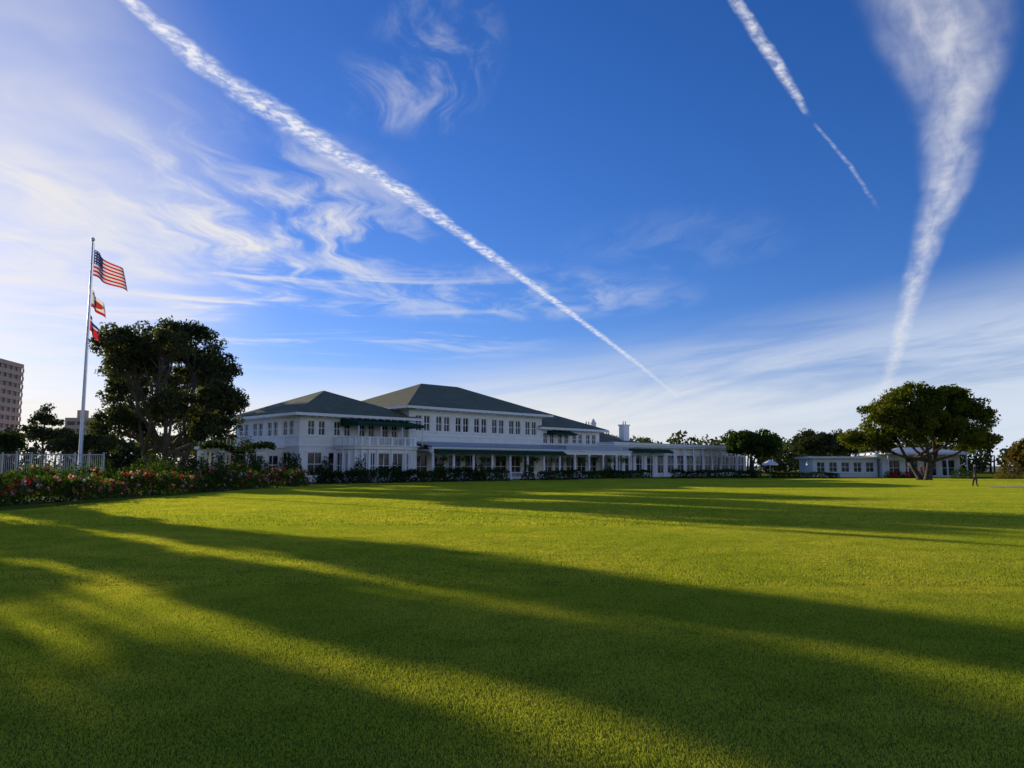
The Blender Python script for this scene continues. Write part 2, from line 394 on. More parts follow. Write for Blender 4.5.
tree('added_ficus_tree',(-29.2,65,0),2.8,.5,
     [(-3.9,-.5,4.6,2.1,2.6,2.1),(-4.3,1.5,7.6,1.8,2.6,1.6),(-2.9,-.3,10.5,2.0,2.6,1.6),(-.5,0,12.7,2.0,2.6,1.4),(2.0,.3,12.2,1.9,2.6,1.4),(3.7,.8,9.9,1.9,2.7,1.5),(4.4,-.2,7.2,1.8,2.6,1.5),
      (3.7,.3,4.6,1.8,2.6,1.6),(0.4,3.0,10.4,2.3,2.8,2.0),(-1.2,-4.0,9.2,2.2,2.6,1.9),(1.5,-4.5,10.8,1.9,2.4,1.7),(1.9,-3.2,6.4,2.1,2.4,1.6),(1.5,5.4,9.8,2.3,2.4,2.1),(-1.5,-5.5,11.0,1.8,2.0,1.5),(2.2,5.8,6.4,2.1,2.2,1.8)],560,100,.145,M_ficus,M_barkg,.68,stems=4)
tree('added_ficus_tree',(-42.5,94,0),3.2,.45,  # added behind the first tree to fill its crown and cast more lawn shadow
     [(-2.8,0,7.5,2.4,4,2.1),(0,0,15.4,3.0,4.6,2.0),(2.8,0,11.6,2.4,4,2.2),(-1.8,0,12,2.4,4,2.2),(1.5,1,7.2,2.8,4,2.0),(0,0,4,3.2,4,1.6)],220,100,.2,M_ficus,M_barkg,.95,stems=2)
tree('coral_tree',(47.0,88,0),2.4,.5,
     [(-6.3,0,4.2,2.8,3.2,2.1),(-4.3,-.5,7.0,3.0,3.2,2.2),(-1.2,0,8.9,3.2,3.4,2.2),(2.4,0,9.0,3.0,3.4,2.1),(5.2,0,7.0,2.6,3.2,2.2),(6.4,.3,4.4,2.2,3,2.0),
      (0,-2,6.6,3.2,2.4,2.2),(3.2,-1.6,5.0,2.8,2.4,1.8),(-3.2,-1.8,4.8,2.8,2.4,1.7),(0,2.5,6,4,2,2.5)],480,115,.17,M_oak,M_bark,.82,stems=3)
tree('round_tree',(38,122,0),2.5,.3,[(0,0,4.6,4.2,4.2,2.6),(-1.5,0,5.6,2.6,3,1.8),(1.8,0,5.3,2.6,3,1.8)],150,100,.25,M_hedge,csz=.9)
tree('round_tree',(50.5,126,0),2.5,.3,[(-1.6,0,4.6,3.0,3.2,2.8),(1.6,0,5.2,2.8,3,2.2),(4,1,4.6,2.2,2.6,1.9)],140,100,.25,M_far,csz=.9)
tree('round_tree',(70.5,98,0),2.2,.35,[(-4,0,3.0,2.8,3,2.1),(-1,0,4.6,3,3,2.2),(3.0,1,5.2,3,3,2.3),(-2,-3,2.2,3,2,1.8),(7,0,4.2,3,3,2.4)],260,100,.25,M_rust,csz=.9)
tree('pine_tree',(-73,120,0),4,.3,[(-2.2,0,6.6,2.2,2.2,1.6),(0,0,8.6,2.4,2.2,1.5),(2.2,0,6.2,2.4,2.2,1.5),(.3,0,10.2,1.2,1.2,.9)],80,80,.2,M_far,csz=.75)
tree('pine_tree',(-62,112,0),3,.3,[(-2,0,4.4,2.6,2.6,1.9),(2,0,5,2.4,2.2,1.7)],80,90,.22,M_far,csz=.8)
tree('pine_tree',(-84,124,0),3,.3,[(-2,0,5.4,3.6,2.6,2.4),(2,0,5,3.4,2.2,2.2)],90,90,.24,M_dk,csz=.9)
def eucal(loc,h,wd=1.,n=80,nl=68):
    lob=[(random.uniform(-.6,.6)*wd,random.uniform(-.6,.6)*wd,h*f,wd*random.uniform(.7,1.2),wd*random.uniform(.7,1.2),1.2) for f in (.34,.46,.57,.68,.79,.9)]
    tree('eucalyptus_tree',loc,h*.25,.22,lob,n,nl,.17,M_dk,M_barkg,.6)
eucal((-31.0,41.4,0),10.8,.9)
eucal((-34.0,43.8,0),15.0,.95)
eucal((-32.5,39.2,0),14.2,.85)
eucal((-30.3,35.8,0),13.8,.85)
eucal((-32.6,35.4,0),15.2,.85)
eucal((-29.0,30.2,0),13.8,.9)
eucal((-33.0,32.0,0),15.2,.95)
eucal((-27.5,25.6,0),13.5,1.2)
eucal((-26.0,22.0,0),13.0,1.2)

# ------------------------------------------------------------------ hedges and shrubs
def hedge(name,path,width,h,dens,leaf,mat,rough=.15,flowers=None,parent=None,base=0.,h2=None):
    root=empty(name,(path[0][0],path[0][1],0)); P=[];O=[];T_=[]
    if h2 is None: h2=h
    ns=len(path)-1
    for k,((x0,y0),(x1,y1)) in enumerate(zip(path[:-1],path[1:])):
        L=math.hypot(x1-x0,y1-y0); n=int(L*(width+2*h)*dens)
        t=RNG.uniform(0,1,n); side=RNG.uniform(0,1,n); tot=width+2*h
        a=side*tot; px=np.where(a<h,-width/2,np.where(a<h+width,a-h-width/2,width/2)); pz=np.where(a<h,a,np.where(a<h+width,h,tot-a))
        wob=.5+.5*np.sin(t*L*1.3+x0)*np.sin(t*L*.47+1)+RNG.normal(size=n)*.25
        hz=(1+rough*(wob-.5)*1.6)*(1+(h2/h-1)*((k+t)/ns)); dep=RNG.uniform(0,.28,n)
        px=px*(1-dep*.6)*(1+rough*(wob-.5)); pz=base+np.maximum(.02,pz*hz*(1-dep*.4))
        ux,uy=(x1-x0)/L,(y1-y0)/L
        X=x0+ux*t*L-uy*px-path[0][0]; Y=y0+uy*t*L+ux*px-path[0][1]
        P.append(np.stack([X,Y,pz],1)); o=np.stack([-uy*px,ux*px,pz*.6],1)*1.0; O.append(o); T_.append(np.clip(.45+.3*np.sin(t*L*.8+x0*2)+RNG.normal(size=n)*.25,0,1))
    P=np.concatenate(P)
    leaves_obj('foliage',P,leaf,mat,root,np.concatenate(T_),outw=np.concatenate(O))
    if flowers:
        for nm,m,frac,sz in flowers:
            top=P[(P[:,2]>h*.4)]; nc=int(len(top)*frac); idx=RNG.choice(len(top),nc); cc=top[idx]+np.array([.08,-.05,.08])
            cc=np.repeat(cc,8,0)+RNG.normal(size=(nc*8,3))*sz*.8
            leaves_obj(nm,cc,sz,m,root,aspect=.9)
    return root
fl=[('pink_blooms',M_pink,.014,.06),('red_blooms',M_red,.009,.06),('white_blooms',M_wpet,.003,.05)]
hedge('rose_hedge',[(-21.6,24),(-21.3,31.5),(-20.9,40),(-20,49),(-16.8,61)],1.7,.70,190,.085,M_rose,.45,fl,h2=1.0)
hedge('boxwood_hedge',[(-24,31),(-23.6,42),(-22,52),(-20.5,60)],1.3,1.05,120,.09,M_hedge,.35,[('pink_blooms',M_pink,.006,.06)],h2=1.55)
hedge('boxwood_hedge',[(-17.2,68),(-9.5,75.5),(-.6,84)],1.3,1.15,150,.10,M_dk,.3)
hedge('boxwood_hedge',[(3.2,86.5),(7.5,90.5)],1.2,1.0,130,.11,M_dk,.2)
hedge('boxwood_hedge',[(20.5,99),(32,100)],1.4,1.0,90,.12,M_dk,.2)
hedge('boxwood_hedge',[(33.5,101),(43,102)],1.2,.7,90,.12,M_hedge,.2)
hedge('boxwood_hedge',[(9,97),(19,108)],1.4,.9,90,.12,M_hedge,.2)
def shrub(name,loc,r,h,mat,n=900,leaf=.1,fl=None):
    root=empty(name,loc); d=RNG.normal(size=(n,3)); d/=np.linalg.norm(d,axis=1)[:,None]; d[:,2]=np.abs(d[:,2])*1.0
    w=1+.16*np.sin(d[:,0]*7+loc[0])*np.sin(d[:,1]*6)+.1*np.sin(d[:,2]*9)
    P=d*(RNG.uniform(.55,1,n)**.5*w)[:,None]*np.array([r,r,h]); 
    extra=P[:n//5]*np.array([.95,.95,.0])+np.array([0,0,.1]); P=np.concatenate([P,extra]); 
    B=MB()
    for k in range(5):
        a=k*1.3; B.tube([(0,0,0),(math.cos(a)*r*.35,math.sin(a)*r*.35,h*.45),(math.cos(a)*r*.6,math.sin(a)*r*.6,h*.8)],[.05,.035,.015],5)
    B.obj('stems',M_bark,root)
    leaves_obj('foliage',P,leaf,mat,root,outw=P/ max(r,h)*1.5)
    return root
for (x,y,r,h,m,n) in [(-27.8,60,2.2,2.4,M_dk,2200),(-25.2,61,1.7,2.2,M_dk,1600),(-31.5,58,2.0,2.0,M_hedge,1700),(-34,55,1.7,1.6,M_hedge,1200),(-23.3,67,1.4,3.9,M_dk,2600),(-21.6,66.5,1.2,2.1,M_hedge,1200),
      (-19.5,69.5,.8,2.6,M_dk,900),(-17.3,71.5,.7,2.3,M_dk,800),(-14.6,74,.8,2.2,M_dk,800),(-28.5,50,1.5,1.5,M_rose,1100),(-31,47,1.3,1.1,M_rust,800),(-27,44,1.3,1.2,M_hedge,900),
      (-25.5,56,1.5,1.9,M_hedge,1300),(1.8,87,.8,1.8,M_hedge,700),(62,96,2,2,M_rust,1100),(66.5,92,2.2,2.2,M_hedge,1200),(12.5,101,.9,1.7,M_dk,600),(56.5,97,1.4,1.3,M_hedge,700),
      (-25.6,72.5,1.6,3.0,M_dk,1800),(-28.3,73.5,1.6,3.3,M_dk,1800),(-20.8,71.6,1.1,2.6,M_dk,1100),(-18.6,65.5,1.3,1.7,M_hedge,1000),(-11.5,77,.7,1.9,M_dk,600),(-7.5,80.5,.7,1.8,M_dk,600),(-3.6,84.2,.7,1.9,M_dk,600)]:
    shrub('garden_shrub',(x,y,0),r,h,m,n)
for k in range(7): shrub('flower_shrub',(50.5+k*.9,104,0),.6,.9,M_red if k%2 else M_hedge,260,.1)

root=empty('distant_trees',(0,190,0)); P=[]
for i in range(150):
    x=random.uniform(-190,190); y=random.uniform(-12,25)
    if x<-60: h=random.uniform(7,11)
    elif x<10: h=random.uniform(5,8)
    else: h=random.uniform(6.0,9.5)
    r=random.uniform(3.5,6.5); n=420
    d=RNG.normal(size=(n,3)); d/=np.linalg.norm(d,axis=1)[:,None]
    w=(RNG.uniform(.5,1,n)**.6)*(1+.2*np.sin(d[:,0]*6+i)*np.cos(d[:,2]*5+i)); P.append(np.array([x,y,h*.5])+d*w[:,None]*np.array([r,r,h*.52]))
P=np.concatenate(P); P[:,2]=np.abs(P[:,2]); leaves_obj('foliage',P,.55,M_far,root)
B=MB()
for i in range(120):
    x=random.uniform(-190,190); y=random.uniform(-10,20); B.tube([(x,y,0),(x+.3,y,4.5)],[.3,.15],6)
B.obj('trunks',M_bark,root)

# ------------------------------------------------------------------ flagpole and flags
fp=empty('flagpole',(-30.8,55,0)); B=MB()
B.lathe([(.35,0),(.35,.15),(.2,.25),(.12,.3),(.105,6),(.08,12),(.05,18.0)],0,0,14)
B.lathe([(.02,18),(.1,18.05),(.15,18.16),(.1,18.27),(.02,18.32)],0,0,12); B.obj('pole',M_metal,fp,smooth=True)
B=MB(); B.tube([(.15,0,1.3),(.13,0,17.9)],[.012,.012],5); B.obj('halyard',M_trim,fp)
def flag(name,z,hoist,fly,mat,droop,wave=.16,az=R(-8)):
    nu,nv=36,18; vs=[];uv=[];fs=[]
    x=0;zz=0;y=0;cols=[]
    for i in range(nu+1):
        u=i/nu; ang=droop*(0.65+.6*u)+.3*math.sin(u*7.)
        cols.append((x,y,zz)); st=fly/nu; x+=math.cos(ang)*st; zz-=math.sin(ang)*st; y+=math.cos(u*9+1)*st*.55
    for i in range(nu+1):
        for j in range(nv+1):
            v=j/nv; cx,cy,cz=cols[i]; u=i/nu
            vs.append((cx+.10*(1-v)*u*fly*.6, cy+wave*u*math.sin(u*8+v*2.5), cz-hoist*(1-v)*(1-.25*u))); uv.append((u,v))
    for i in range(nu):
        for j in range(nv):
            a=i*(nv+1)+j; fs.append((a,a+nv+1,a+nv+2,a+1))
    me=bpy.data.meshes.new(name); me.from_pydata(vs,[],fs); ul=me.uv_layers.new(name='UVMap')
    for l in me.loops: ul.data[l.index].uv=uv[l.vertex_index]
    for p in me.polygons: p.use_smooth=True
    me.materials.append(mat); o=bpy.data.objects.new(name,me); link(o,fp); o.location=(.16,0,z); o.rotation_euler=(0,0,az); return o
def flag_mat(name,fn):
    m,nt=new_mat(name); uv=nt.node('ShaderNodeUVMap').outputs[0]; s=nt.sep(uv); col=fn(nt,s[0],s[1])
    d=nt.node('ShaderNodeBsdfDiffuse'); nt.put(d.inputs[0],col); t=nt.node('ShaderNodeBsdfTranslucent'); nt.put(t.inputs[0],col)
    mx=nt.node('ShaderNodeMixShader'); mx.inputs[0].default_value=.45; nt.l.new(d.outputs[0],mx.inputs[1]); nt.l.new(t.outputs[0],mx.inputs[2]); nt.l.new(mx.outputs[0],nt.out.inputs[0]); return m
def us(nt,u,v):
    st=nt.math('MODULO',nt.math('FLOOR',nt.math('MULTIPLY',nt.math('SUBTRACT',1.0,v),13)),2)
    c=nt.mix(st,(.62,.02,.03,1),(.8,.8,.8,1))
    can=nt.math('MULTIPLY',nt.math('LESS_THAN',u,.4),nt.math('GREATER_THAN',v,6/13))
    fu=nt.math('SUBTRACT',nt.math('FRACT',nt.math('MULTIPLY',u,6/.4)),.5); fv=nt.math('SUBTRACT',nt.math('FRACT',nt.math('MULTIPLY',nt.math('SUBTRACT',v,6/13),5/(7/13))),.5)
    star=nt.math('LESS_THAN',nt.math('ADD',nt.math('MULTIPLY',fu,fu),nt.math('MULTIPLY',fv,fv)),.06)
    return nt.mix(can,c,nt.mix(star,(.02,.03,.18,1),(.8,.8,.8,1)))
def cal(nt,u,v):
    c=nt.mix(nt.math('LESS_THAN',v,.2),(.8,.78,.74,1),(.6,.03,.03,1))
    du=nt.math('MULTIPLY',nt.math('SUBTRACT',u,.5),1.5); dv=nt.math('SUBTRACT',v,.55)
    bear=nt.math('LESS_THAN',nt.math('ADD',nt.math('MULTIPLY',du,du),nt.math('MULTIPLY',nt.math('MULTIPLY',dv,dv),2.5)),.13)
    c=nt.mix(bear,c,(.45,.05,.03,1))
    du=nt.math('SUBTRACT',u,.12); dv=nt.math('SUBTRACT',v,.82); s=nt.math('LESS_THAN',nt.math('ADD',nt.math('MULTIPLY',du,du),nt.math('MULTIPLY',dv,dv)),.008)
    return nt.mix(s,c,(.6,.03,.03,1))
def clubf(nt,u,v):
    c=nt.mix(nt.math('GREATER_THAN',v,.72),(.6,.03,.04,1),(.03,.05,.22,1)); return nt.mix(nt.math('LESS_THAN',nt.math('ABSOLUTE',nt.math('SUBTRACT',v,.72)),.05),c,(.8,.8,.8,1))
flag('american_flag',17.4,1.95,3.3,flag_mat('flag_us',us),R(36))
flag('state_flag',14.4,1.25,1.75,flag_mat('flag_ca',cal),R(52),.12)
flag('club_flag',12.5,1.1,1.5,flag_mat('flag_club',clubf),R(64),.1)

# ------------------------------------------------------------------ white pool fence
fe=empty('white_fence',(-38,48,0)); B=MB()
n=14
for i in range(n+1):
    x=i*.9; B.box(x-.04,x+.04,-.04,.04,0,2.45)
    if i<n:
        B.box(x+.04,x+.86,-.03,.03,2.28,2.34); B.box(x+.04,x+.86,-.03,.03,.25,.33)
        for k in range(6): B.box(x+.14+k*.125,x+.16+k*.125,-.012,.012,.33,2.28)
B.obj('posts_and_pickets',simple('fence_paint',(.6,.6,.59),.5,.06,2),fe)
pg=empty('pergola',(-27.2,68.5,0),R(12)); B=MB()
for i in range(4):
    for j in range(2): B.box(i*1.7-.1,i*1.7+.1,j*2.2-.1,j*2.2+.1,0,2.9)
for j in range(2): B.box(-.5,5.6,j*2.2-.06,j*2.2+.06,2.903,3.1)
for i in range(13): B.box(-.3+i*.46,-.22+i*.46,-.6,2.8,3.103,3.22)
B.obj('posts_and_beams',M_trim,pg)
q=RNG.uniform(0,1,(2200,3)); q=np.stack([-.6+q[:,0]*6.3,-.7+q[:,1]*3.5,3.0+q[:,2]*.55+.25*np.sin(q[:,0]*9)],1); leaves_obj('vine',q,.15,M_dk,pg)

# ------------------------------------------------------------------ apartment towers in the distance
def tower(name,loc,rz,w,d,h,st):
    t=empty(name,loc,rz); B=MB(); Gg=MB(); fl_=h/st
    B.box(.9,w-.9,.9,d-.9,0,h)
    for i in range(st):
        z=i*fl_; B.box(0,w,0,d,z+fl_*.5,z+fl_*1.0-.01)
        Gg.box(.5,w-.5,.5,d-.5,z+.01,z+fl_*.495)
        for k in range(int(w/3.5)+1): B.box(k*3.5,k*3.5+.6,.15,.49,z,z+fl_*.49)
        for k in range(int(d/4)+1): B.box(w-.49,w-.15,k*4,k*4+.8,z,z+fl_*.49)
    B.box(w*.3,w*.6,d*.3,d*.6,h,h+3)
    B.obj('slabs_and_walls',simple('tower_concrete',(.66,.44,.31),.8,.08,.2),t); Gg.obj('window_bands',simple('tower_windows',(.12,.10,.09),.3,.2,.5),t)
tower('apartment_tower',(-211,262,0),R(8),29,24,40,13)
tower('apartment_tower',(-166,285,0),R(6),10,9,19.5,7)

# ------------------------------------------------------------------ pavilion at the right
pv=empty('golf_pavilion',(43.6,112,0),R(-6)); 
W=MB();G=MB();T=MB();B=MB()
wall(fr(0,0),0,9,0,2.7,wins(.3,8.8,5,1.2,.7,2.2)); W.box(0,.3,.301,7,0,2.7); W.box(8.7,9,.301,7,0,2.7); W.box(0,9,7,7.3,0,2.7)
T.box(-.5,9.3,-.6,7.6,2.703,3.0)
wall(fr(9.3,-1),0,10.5,0,3.2,wins(.3,10.2,4,1.8,.2,2.5)); W.box(9.3,9.6,-.699,7,0,3.2); W.box(19.5,19.8,-.699,7,0,3.2)
T.box(8.8,20.3,-3.6,7.6,3.203,3.5)
for k in range(5): B.lathe([(.14,0),(.1,.2),(.09,3.2)],9.3+k*2.6,-3.3,8)
RFm=MB(); RFm.add([(8.8,-3.6,3.503),(20.3,-3.6,3.503),(20.3,7.6,3.503),(8.8,7.6,3.503),(13,2,4.3),(16.2,2,4.3)],[(0,1,5,4),(1,2,5),(2,3,4,5),(3,0,4)])
W.obj('walls',M_white,pv);G.obj('window_panes',M_glass,pv);T.obj('fascia',M_trim,pv);B.obj('columns',M_trim,pv);RFm.obj('roof',M_pale,pv)
um=empty('patio_umbrella',(36.4,109,0)); B=MB(); B.tube([(0,0,0),(0,0,2.4)],[.04,.03],8); B.lathe([(.3,0),(.3,.08)],0,0,12); B.obj('pole',M_metal,um)
B=MB(); vs=[(0,0,2.5)]+[(1.15*math.cos(k*math.pi/4),1.15*math.sin(k*math.pi/4),1.95) for k in range(8)]+[(1.17*math.cos(k*math.pi/4),1.17*math.sin(k*math.pi/4),1.72) for k in range(8)]
B.add(vs,[(0,1+k,1+(k+1)%8) for k in range(8)]+[(1+k,9+k,9+(k+1)%8,1+(k+1)%8) for k in range(8)]); B.obj('canopy',M_trim,um)

# ------------------------------------------------------------------ walking person
def person(loc,rz,shirt,pants):
    m,nt=new_mat('clothes_skin'); z=nt.sep(nt.node('ShaderNodeTexCoord').outputs['Object']); p=nt.node('ShaderNodeBsdfPrincipled'); p.inputs['Roughness'].default_value=.8
    c=nt.mix(nt.math('GREATER_THAN',z[2],.07),(.03,.03,.03,1),c4(pants)); c=nt.mix(nt.math('GREATER_THAN',z[2],.95),c,c4(shirt))
    c=nt.mix(nt.math('GREATER_THAN',z[2],1.48),c,(.45,.27,.2,1)); hair=nt.math('GREATER_THAN',nt.math('ADD',z[2],nt.math('MULTIPLY',z[1],.5)),1.69); c=nt.mix(hair,c,(.04,.025,.015,1))
    arm=nt.math('MULTIPLY',nt.math('GREATER_THAN',nt.math('ABSOLUTE',z[0]),.215),nt.math('LESS_THAN',z[2],.92)); c=nt.mix(arm,c,(.45,.27,.2,1))
    nt.put(p.inputs['Base Color'],c); nt.l.new(p.outputs[0],nt.out.inputs[0])
    V=[];E=[];Rd=[]
    def ch(start,pts):
        k=start
        for (q,r) in pts: V.append(q);Rd.append(r); E.append((k,len(V)-1)) if k is not None else None; k=len(V)-1
        return k
    pel=ch(None,[((0,0,.95),.145)])
    chest=ch(pel,[((0,0,1.12),.13),((0,-.01,1.32),.155)])
    neck=ch(chest,[((0,-.01,1.45),.075),((0,-.02,1.53),.055)]); ch(neck,[((0,-.03,1.60),.085),((0,-.02,1.68),.098),((0,-.01,1.74),.07)])
    for sx,sw in ((1,1),(-1,-1)):
        ch(pel,[((sx*.10,0,.88),.105),((sx*.11,-.07*sw,.50),.075),((sx*.11,(-.09 if sw>0 else .17),.11),.05),((sx*.11,(-.12 if sw>0 else .15),.05),.045),((sx*.12,(-.27 if sw>0 else .03),.04),.035)])
        h=ch(chest,[((sx*.19,-.01,1.40),.065),((sx*.25,.08*sw,1.13),.048),((sx*.26,.02*sw-.03,.87),.034),((sx*.26,-.02,.80),.03)])
        hb=V[h]
        for f in range(4): ch(h,[((hb[0],hb[1]+(f-1.5)*.022,hb[2]-.06),.010),((hb[0]-sx*.015,hb[1]+(f-1.5)*.022,hb[2]-.10+abs(f-1.5)*.008),.008)])
        ch(h,[((hb[0]-sx*.02,hb[1]-.045,hb[2]-.02),.010),((hb[0]-sx*.03,hb[1]-.055,hb[2]-.055),.008)])
    me=bpy.data.meshes.new('person'); me.from_pydata(V,E,[]); me.materials.append(m); o=bpy.data.objects.new('person',me); COL.objects.link(o)
    o.modifiers.new('Skin','SKIN')
    if not me.skin_vertices: 
        bpy.context.view_layer.objects.active=o; bpy.ops.mesh.customdata_skin_add() 
    for i,r in enumerate(Rd): me.skin_vertices[0].data[i].radius=(r,r*.85 if r>.1 else r)
    me.skin_vertices[0].data[0].use_root=True
    ss=o.modifiers.new('Sub','SUBSURF'); ss.levels=2; ss.render_levels=2
    o.location=loc; o.rotation_euler=(0,0,rz); print('PERSON OK'); return o
try:
    person((36.5,61,0.0),R(50),(.03,.03,.05),(.02,.02,.03))
    person((53.5,101,0.0),R(20),(.5,.05,.05),(.05,.05,.07))
except Exception as e: print('PERSON ERR',e)

# ------------------------------------------------------------------ contrails (self-glowing ribbons 1 km up)
def contrail(pts,widths,name='contrail',dens=1.0,H=1000.,br=.9,kind='puffy',tail=.75):
    n=len(pts); P=[Vector((x*H,y*H,0)) for x,y in pts]
    Q=[];Wd=[];S=[];
    for i in range(n-1):
        for k in range(8):
            f=k/8; Q.append(P[i].lerp(P[i+1],f)); Wd.append((widths[i]*(1-f)+widths[i+1]*f)*H); S.append((i+f)/(n-1))
    Q.append(P[-1]);Wd.append(widths[-1]*H);S.append(1.)
    nv=8; vs=[];fs=[];uv=[];uv2=[];al=0
    for i,q in enumerate(Q):
        if i: al+=(q-Q[i-1]).length/H
        t=(Q[min(i+1,len(Q)-1)]-Q[max(0,i-1)]).normalized(); nn=Vector((-t.y,t.x,0))
        for j in range(nv+1):
            v=j/nv*2-1; vs.append(tuple(q+nn*Wd[i]*v)); uv.append((S[i],v*.5+.5)); uv2.append((al,v*Wd[i]/H))
    for i in range(len(Q)-1):
        for j in range(nv): a=i*(nv+1)+j; fs.append((a,a+1,a+nv+2,a+nv+1))
    me=bpy.data.meshes.new(name); me.from_pydata(vs,[],fs); ul=me.uv_layers.new(name='UVMap'); ul2=me.uv_layers.new(name='Along')
    for l in me.loops: ul.data[l.index].uv=uv[l.vertex_index]; ul2.data[l.index].uv=uv2[l.vertex_index]
    m,nt=new_mat(name+'_vapour')
    u1=nt.node('ShaderNodeUVMap'); u1.uv_map='UVMap'; u2=nt.node('ShaderNodeUVMap'); u2.uv_map='Along'
    s=nt.sep(u1.outputs[0]); v=nt.math('SUBTRACT',nt.math('MULTIPLY',s[1],2),1.); al_=u2.outputs[0]
    if kind=='puffy':
        wob=nt.math('MULTIPLY',nt.math('SUBTRACT',nt.noise(al_,9,4,.6),.5),1.4)
        e=nt.math('ABSOLUTE',nt.math('ADD',v,wob)); body=nt.mr(e,1.0,.0,0,1)
        puff=nt.mr(nt.noise(nt.vmath('MULTIPLY',al_,(1,1.2,1)),26,4,.62,.3),.32,.72,.22,1.1)
        big=nt.mr(nt.noise(al_,4,2,.5),.3,.7,.65,1.05)
        a=nt.math('MULTIPLY',nt.math('MULTIPLY',body,puff),big)
    else:
        wob=nt.math('MULTIPLY',nt.math('SUBTRACT',nt.noise(nt.vmath('MULTIPLY',al_,(1,1.5,1)),2.2,3,.5),.5),1.0)
        e=nt.math('ABSOLUTE',nt.math('ADD',v,wob)); body=nt.mr(e,1.0,-.1,0,1)
        f1=nt.mr(nt.noise(nt.vmath('MULTIPLY',al_,(1.3,6.,1)),2.8,4,.55,.5),.22,.78,.36,1)
        f2=nt.mr(nt.noise(al_,18,4,.6,.3),.3,.7,.82,1)
        a=nt.math('MULTIPLY',nt.math('MULTIPLY',body,f1),f2)
    ends=nt.math('MULTIPLY',nt.mr(s[0],0,.03,0,1),nt.mr(s[0],1,tail,0,1))
    edge=nt.mr(nt.math('ABSOLUTE',v),1,.6,0,1)
    for q in (ends,edge): a=nt.math('MULTIPLY',a,q)
    a=nt.math('MULTIPLY',a,dens,clamp=True); a=nt.math('MULTIPLY',a,.93)
    em=nt.node('ShaderNodeEmission'); em.inputs[0].default_value=(br,br*1.0,br*1.03,1); tr=nt.node('ShaderNodeBsdfTransparent'); mx=nt.node('ShaderNodeMixShader')  # vapour emits its own brightness in place of sunlight on it
    nt.put(mx.inputs[0],a); nt.l.new(tr.outputs[0],mx.inputs[1]); nt.l.new(em.outputs[0],mx.inputs[2]); nt.l.new(mx.outputs[0],nt.out.inputs[0])
    try: m.cycles.emission_sampling='NONE'
    except Exception: pass
    me.materials.append(m); o=bpy.data.objects.new(name,me); COL.objects.link(o); o.location=(0,0,H); return o
contrail([(-.90,1.36),(-.824,1.56),(-.770,1.83),(-.684,2.07),(-.556,2.39),(-.408,2.71),(-.187,3.33),(.160,4.31),(.674,5.81),(1.27,7.58),(2.41,11.1),(3.0,12.9)],
         [.022,.030,.060,.082,.082,.066,.052,.046,.045,.045,.045,.045],dens=1.15,tail=.70)
contrail([(.44,1.48),(.481,1.56),(.619,1.76),(.734,1.932),(.861,2.125)],[.018,.020,.024,.022,.012],dens=.9,tail=.85)
contrail([(.88,2.15),(1.129,2.473),(1.477,2.975)],[.008,.012,.014],dens=.35,tail=.6)
contrail([(.80,1.36),(.848,1.459),(1.022,1.716),(1.288,2.138),(1.577,2.707),(1.923,3.489),(2.546,4.871),(3.793,7.58),(5.4,11.2),(6.6,14.)],[.18,.18,.175,.125,.105,.09,.085,.10,.11,.12],dens=.82,br=.82,kind='fibrous',tail=.68)

# ------------------------------------------------------------------ world
AZ=-46.; EL=12.0
w=bpy.data.worlds.new('World'); scene.world=w; w.use_nodes=True; w.node_tree.nodes.clear(); nt=NT(w.node_tree)
out=nt.node('ShaderNodeOutputWorld'); sky=nt.node('ShaderNodeTexSky'); sky.sky_type='NISHITA'; sky.sun_disc=False
sky.sun_elevation=R(EL); sky.sun_rotation=R(AZ%360); sky.air_density=1.0; sky.dust_density=.25; sky.ozone_density=4.0; sky.altitude=0
bg=nt.node('ShaderNodeBackground'); bg.inputs[1].default_value=.145
hs=nt.node('ShaderNodeHueSaturation'); hs.inputs['Saturation'].default_value=1.18; nt.l.new(sky.outputs[0],hs.inputs['Color'])
tint=nt.mix(1.,hs.outputs[0],(.80,.74,1.08,1),'MULTIPLY')
nt.l.new(tint,bg.inputs[0])
D=nt.node('ShaderNodeTexCoord').outputs['Generated']; x,y,z=nt.sep(D)[0:3]
zc=nt.math('MAXIMUM',z,.02); Px=nt.math('DIVIDE',x,zc); Py=nt.math('DIVIDE',y,zc); P=nt.comb(Px,Py,0)
def blob(cx,cy,rx,ry,rot=0,X=None,Y=None):
    dx=nt.math('SUBTRACT',X or Px,cx); dy=nt.math('SUBTRACT',Y or Py,cy); c,s_=math.cos(rot),math.sin(rot)
    a=nt.math('DIVIDE',nt.math('ADD',nt.math('MULTIPLY',dx,c),nt.math('MULTIPLY',dy,s_)),rx); b=nt.math('DIVIDE',nt.math('SUBTRACT',nt.math('MULTIPLY',dy,c),nt.math('MULTIPLY',dx,s_)),ry)
    r=nt.math('ADD',nt.math('MULTIPLY',a,a),nt.math('MULTIPLY',b,b)); return nt.mr(r,1,0,0,1)
warp=nt.noise(P,1.6,2,.5,out=1); Pw=nt.vmath('ADD',P,nt.scale(nt.vmath('SUBTRACT',warp,(.5,.5,.5)),.6))
def rotv(v,a,sc):
    m=nt.node('ShaderNodeMapping'); m.inputs['Rotation'].default_value=(0,0,a); m.inputs['Scale'].default_value=sc; nt.put(m.inputs[0],v); return m.outputs[0]
wisp=nt.mr(nt.noise(rotv(Pw,R(25),(5,1.5,1)),1.5,5,.62,.4),.42,.80)
wisp2=nt.mr(nt.noise(rotv(Pw,R(-60),(3.0,.9,1)),1.2,6,.6,.3),.40,.70)
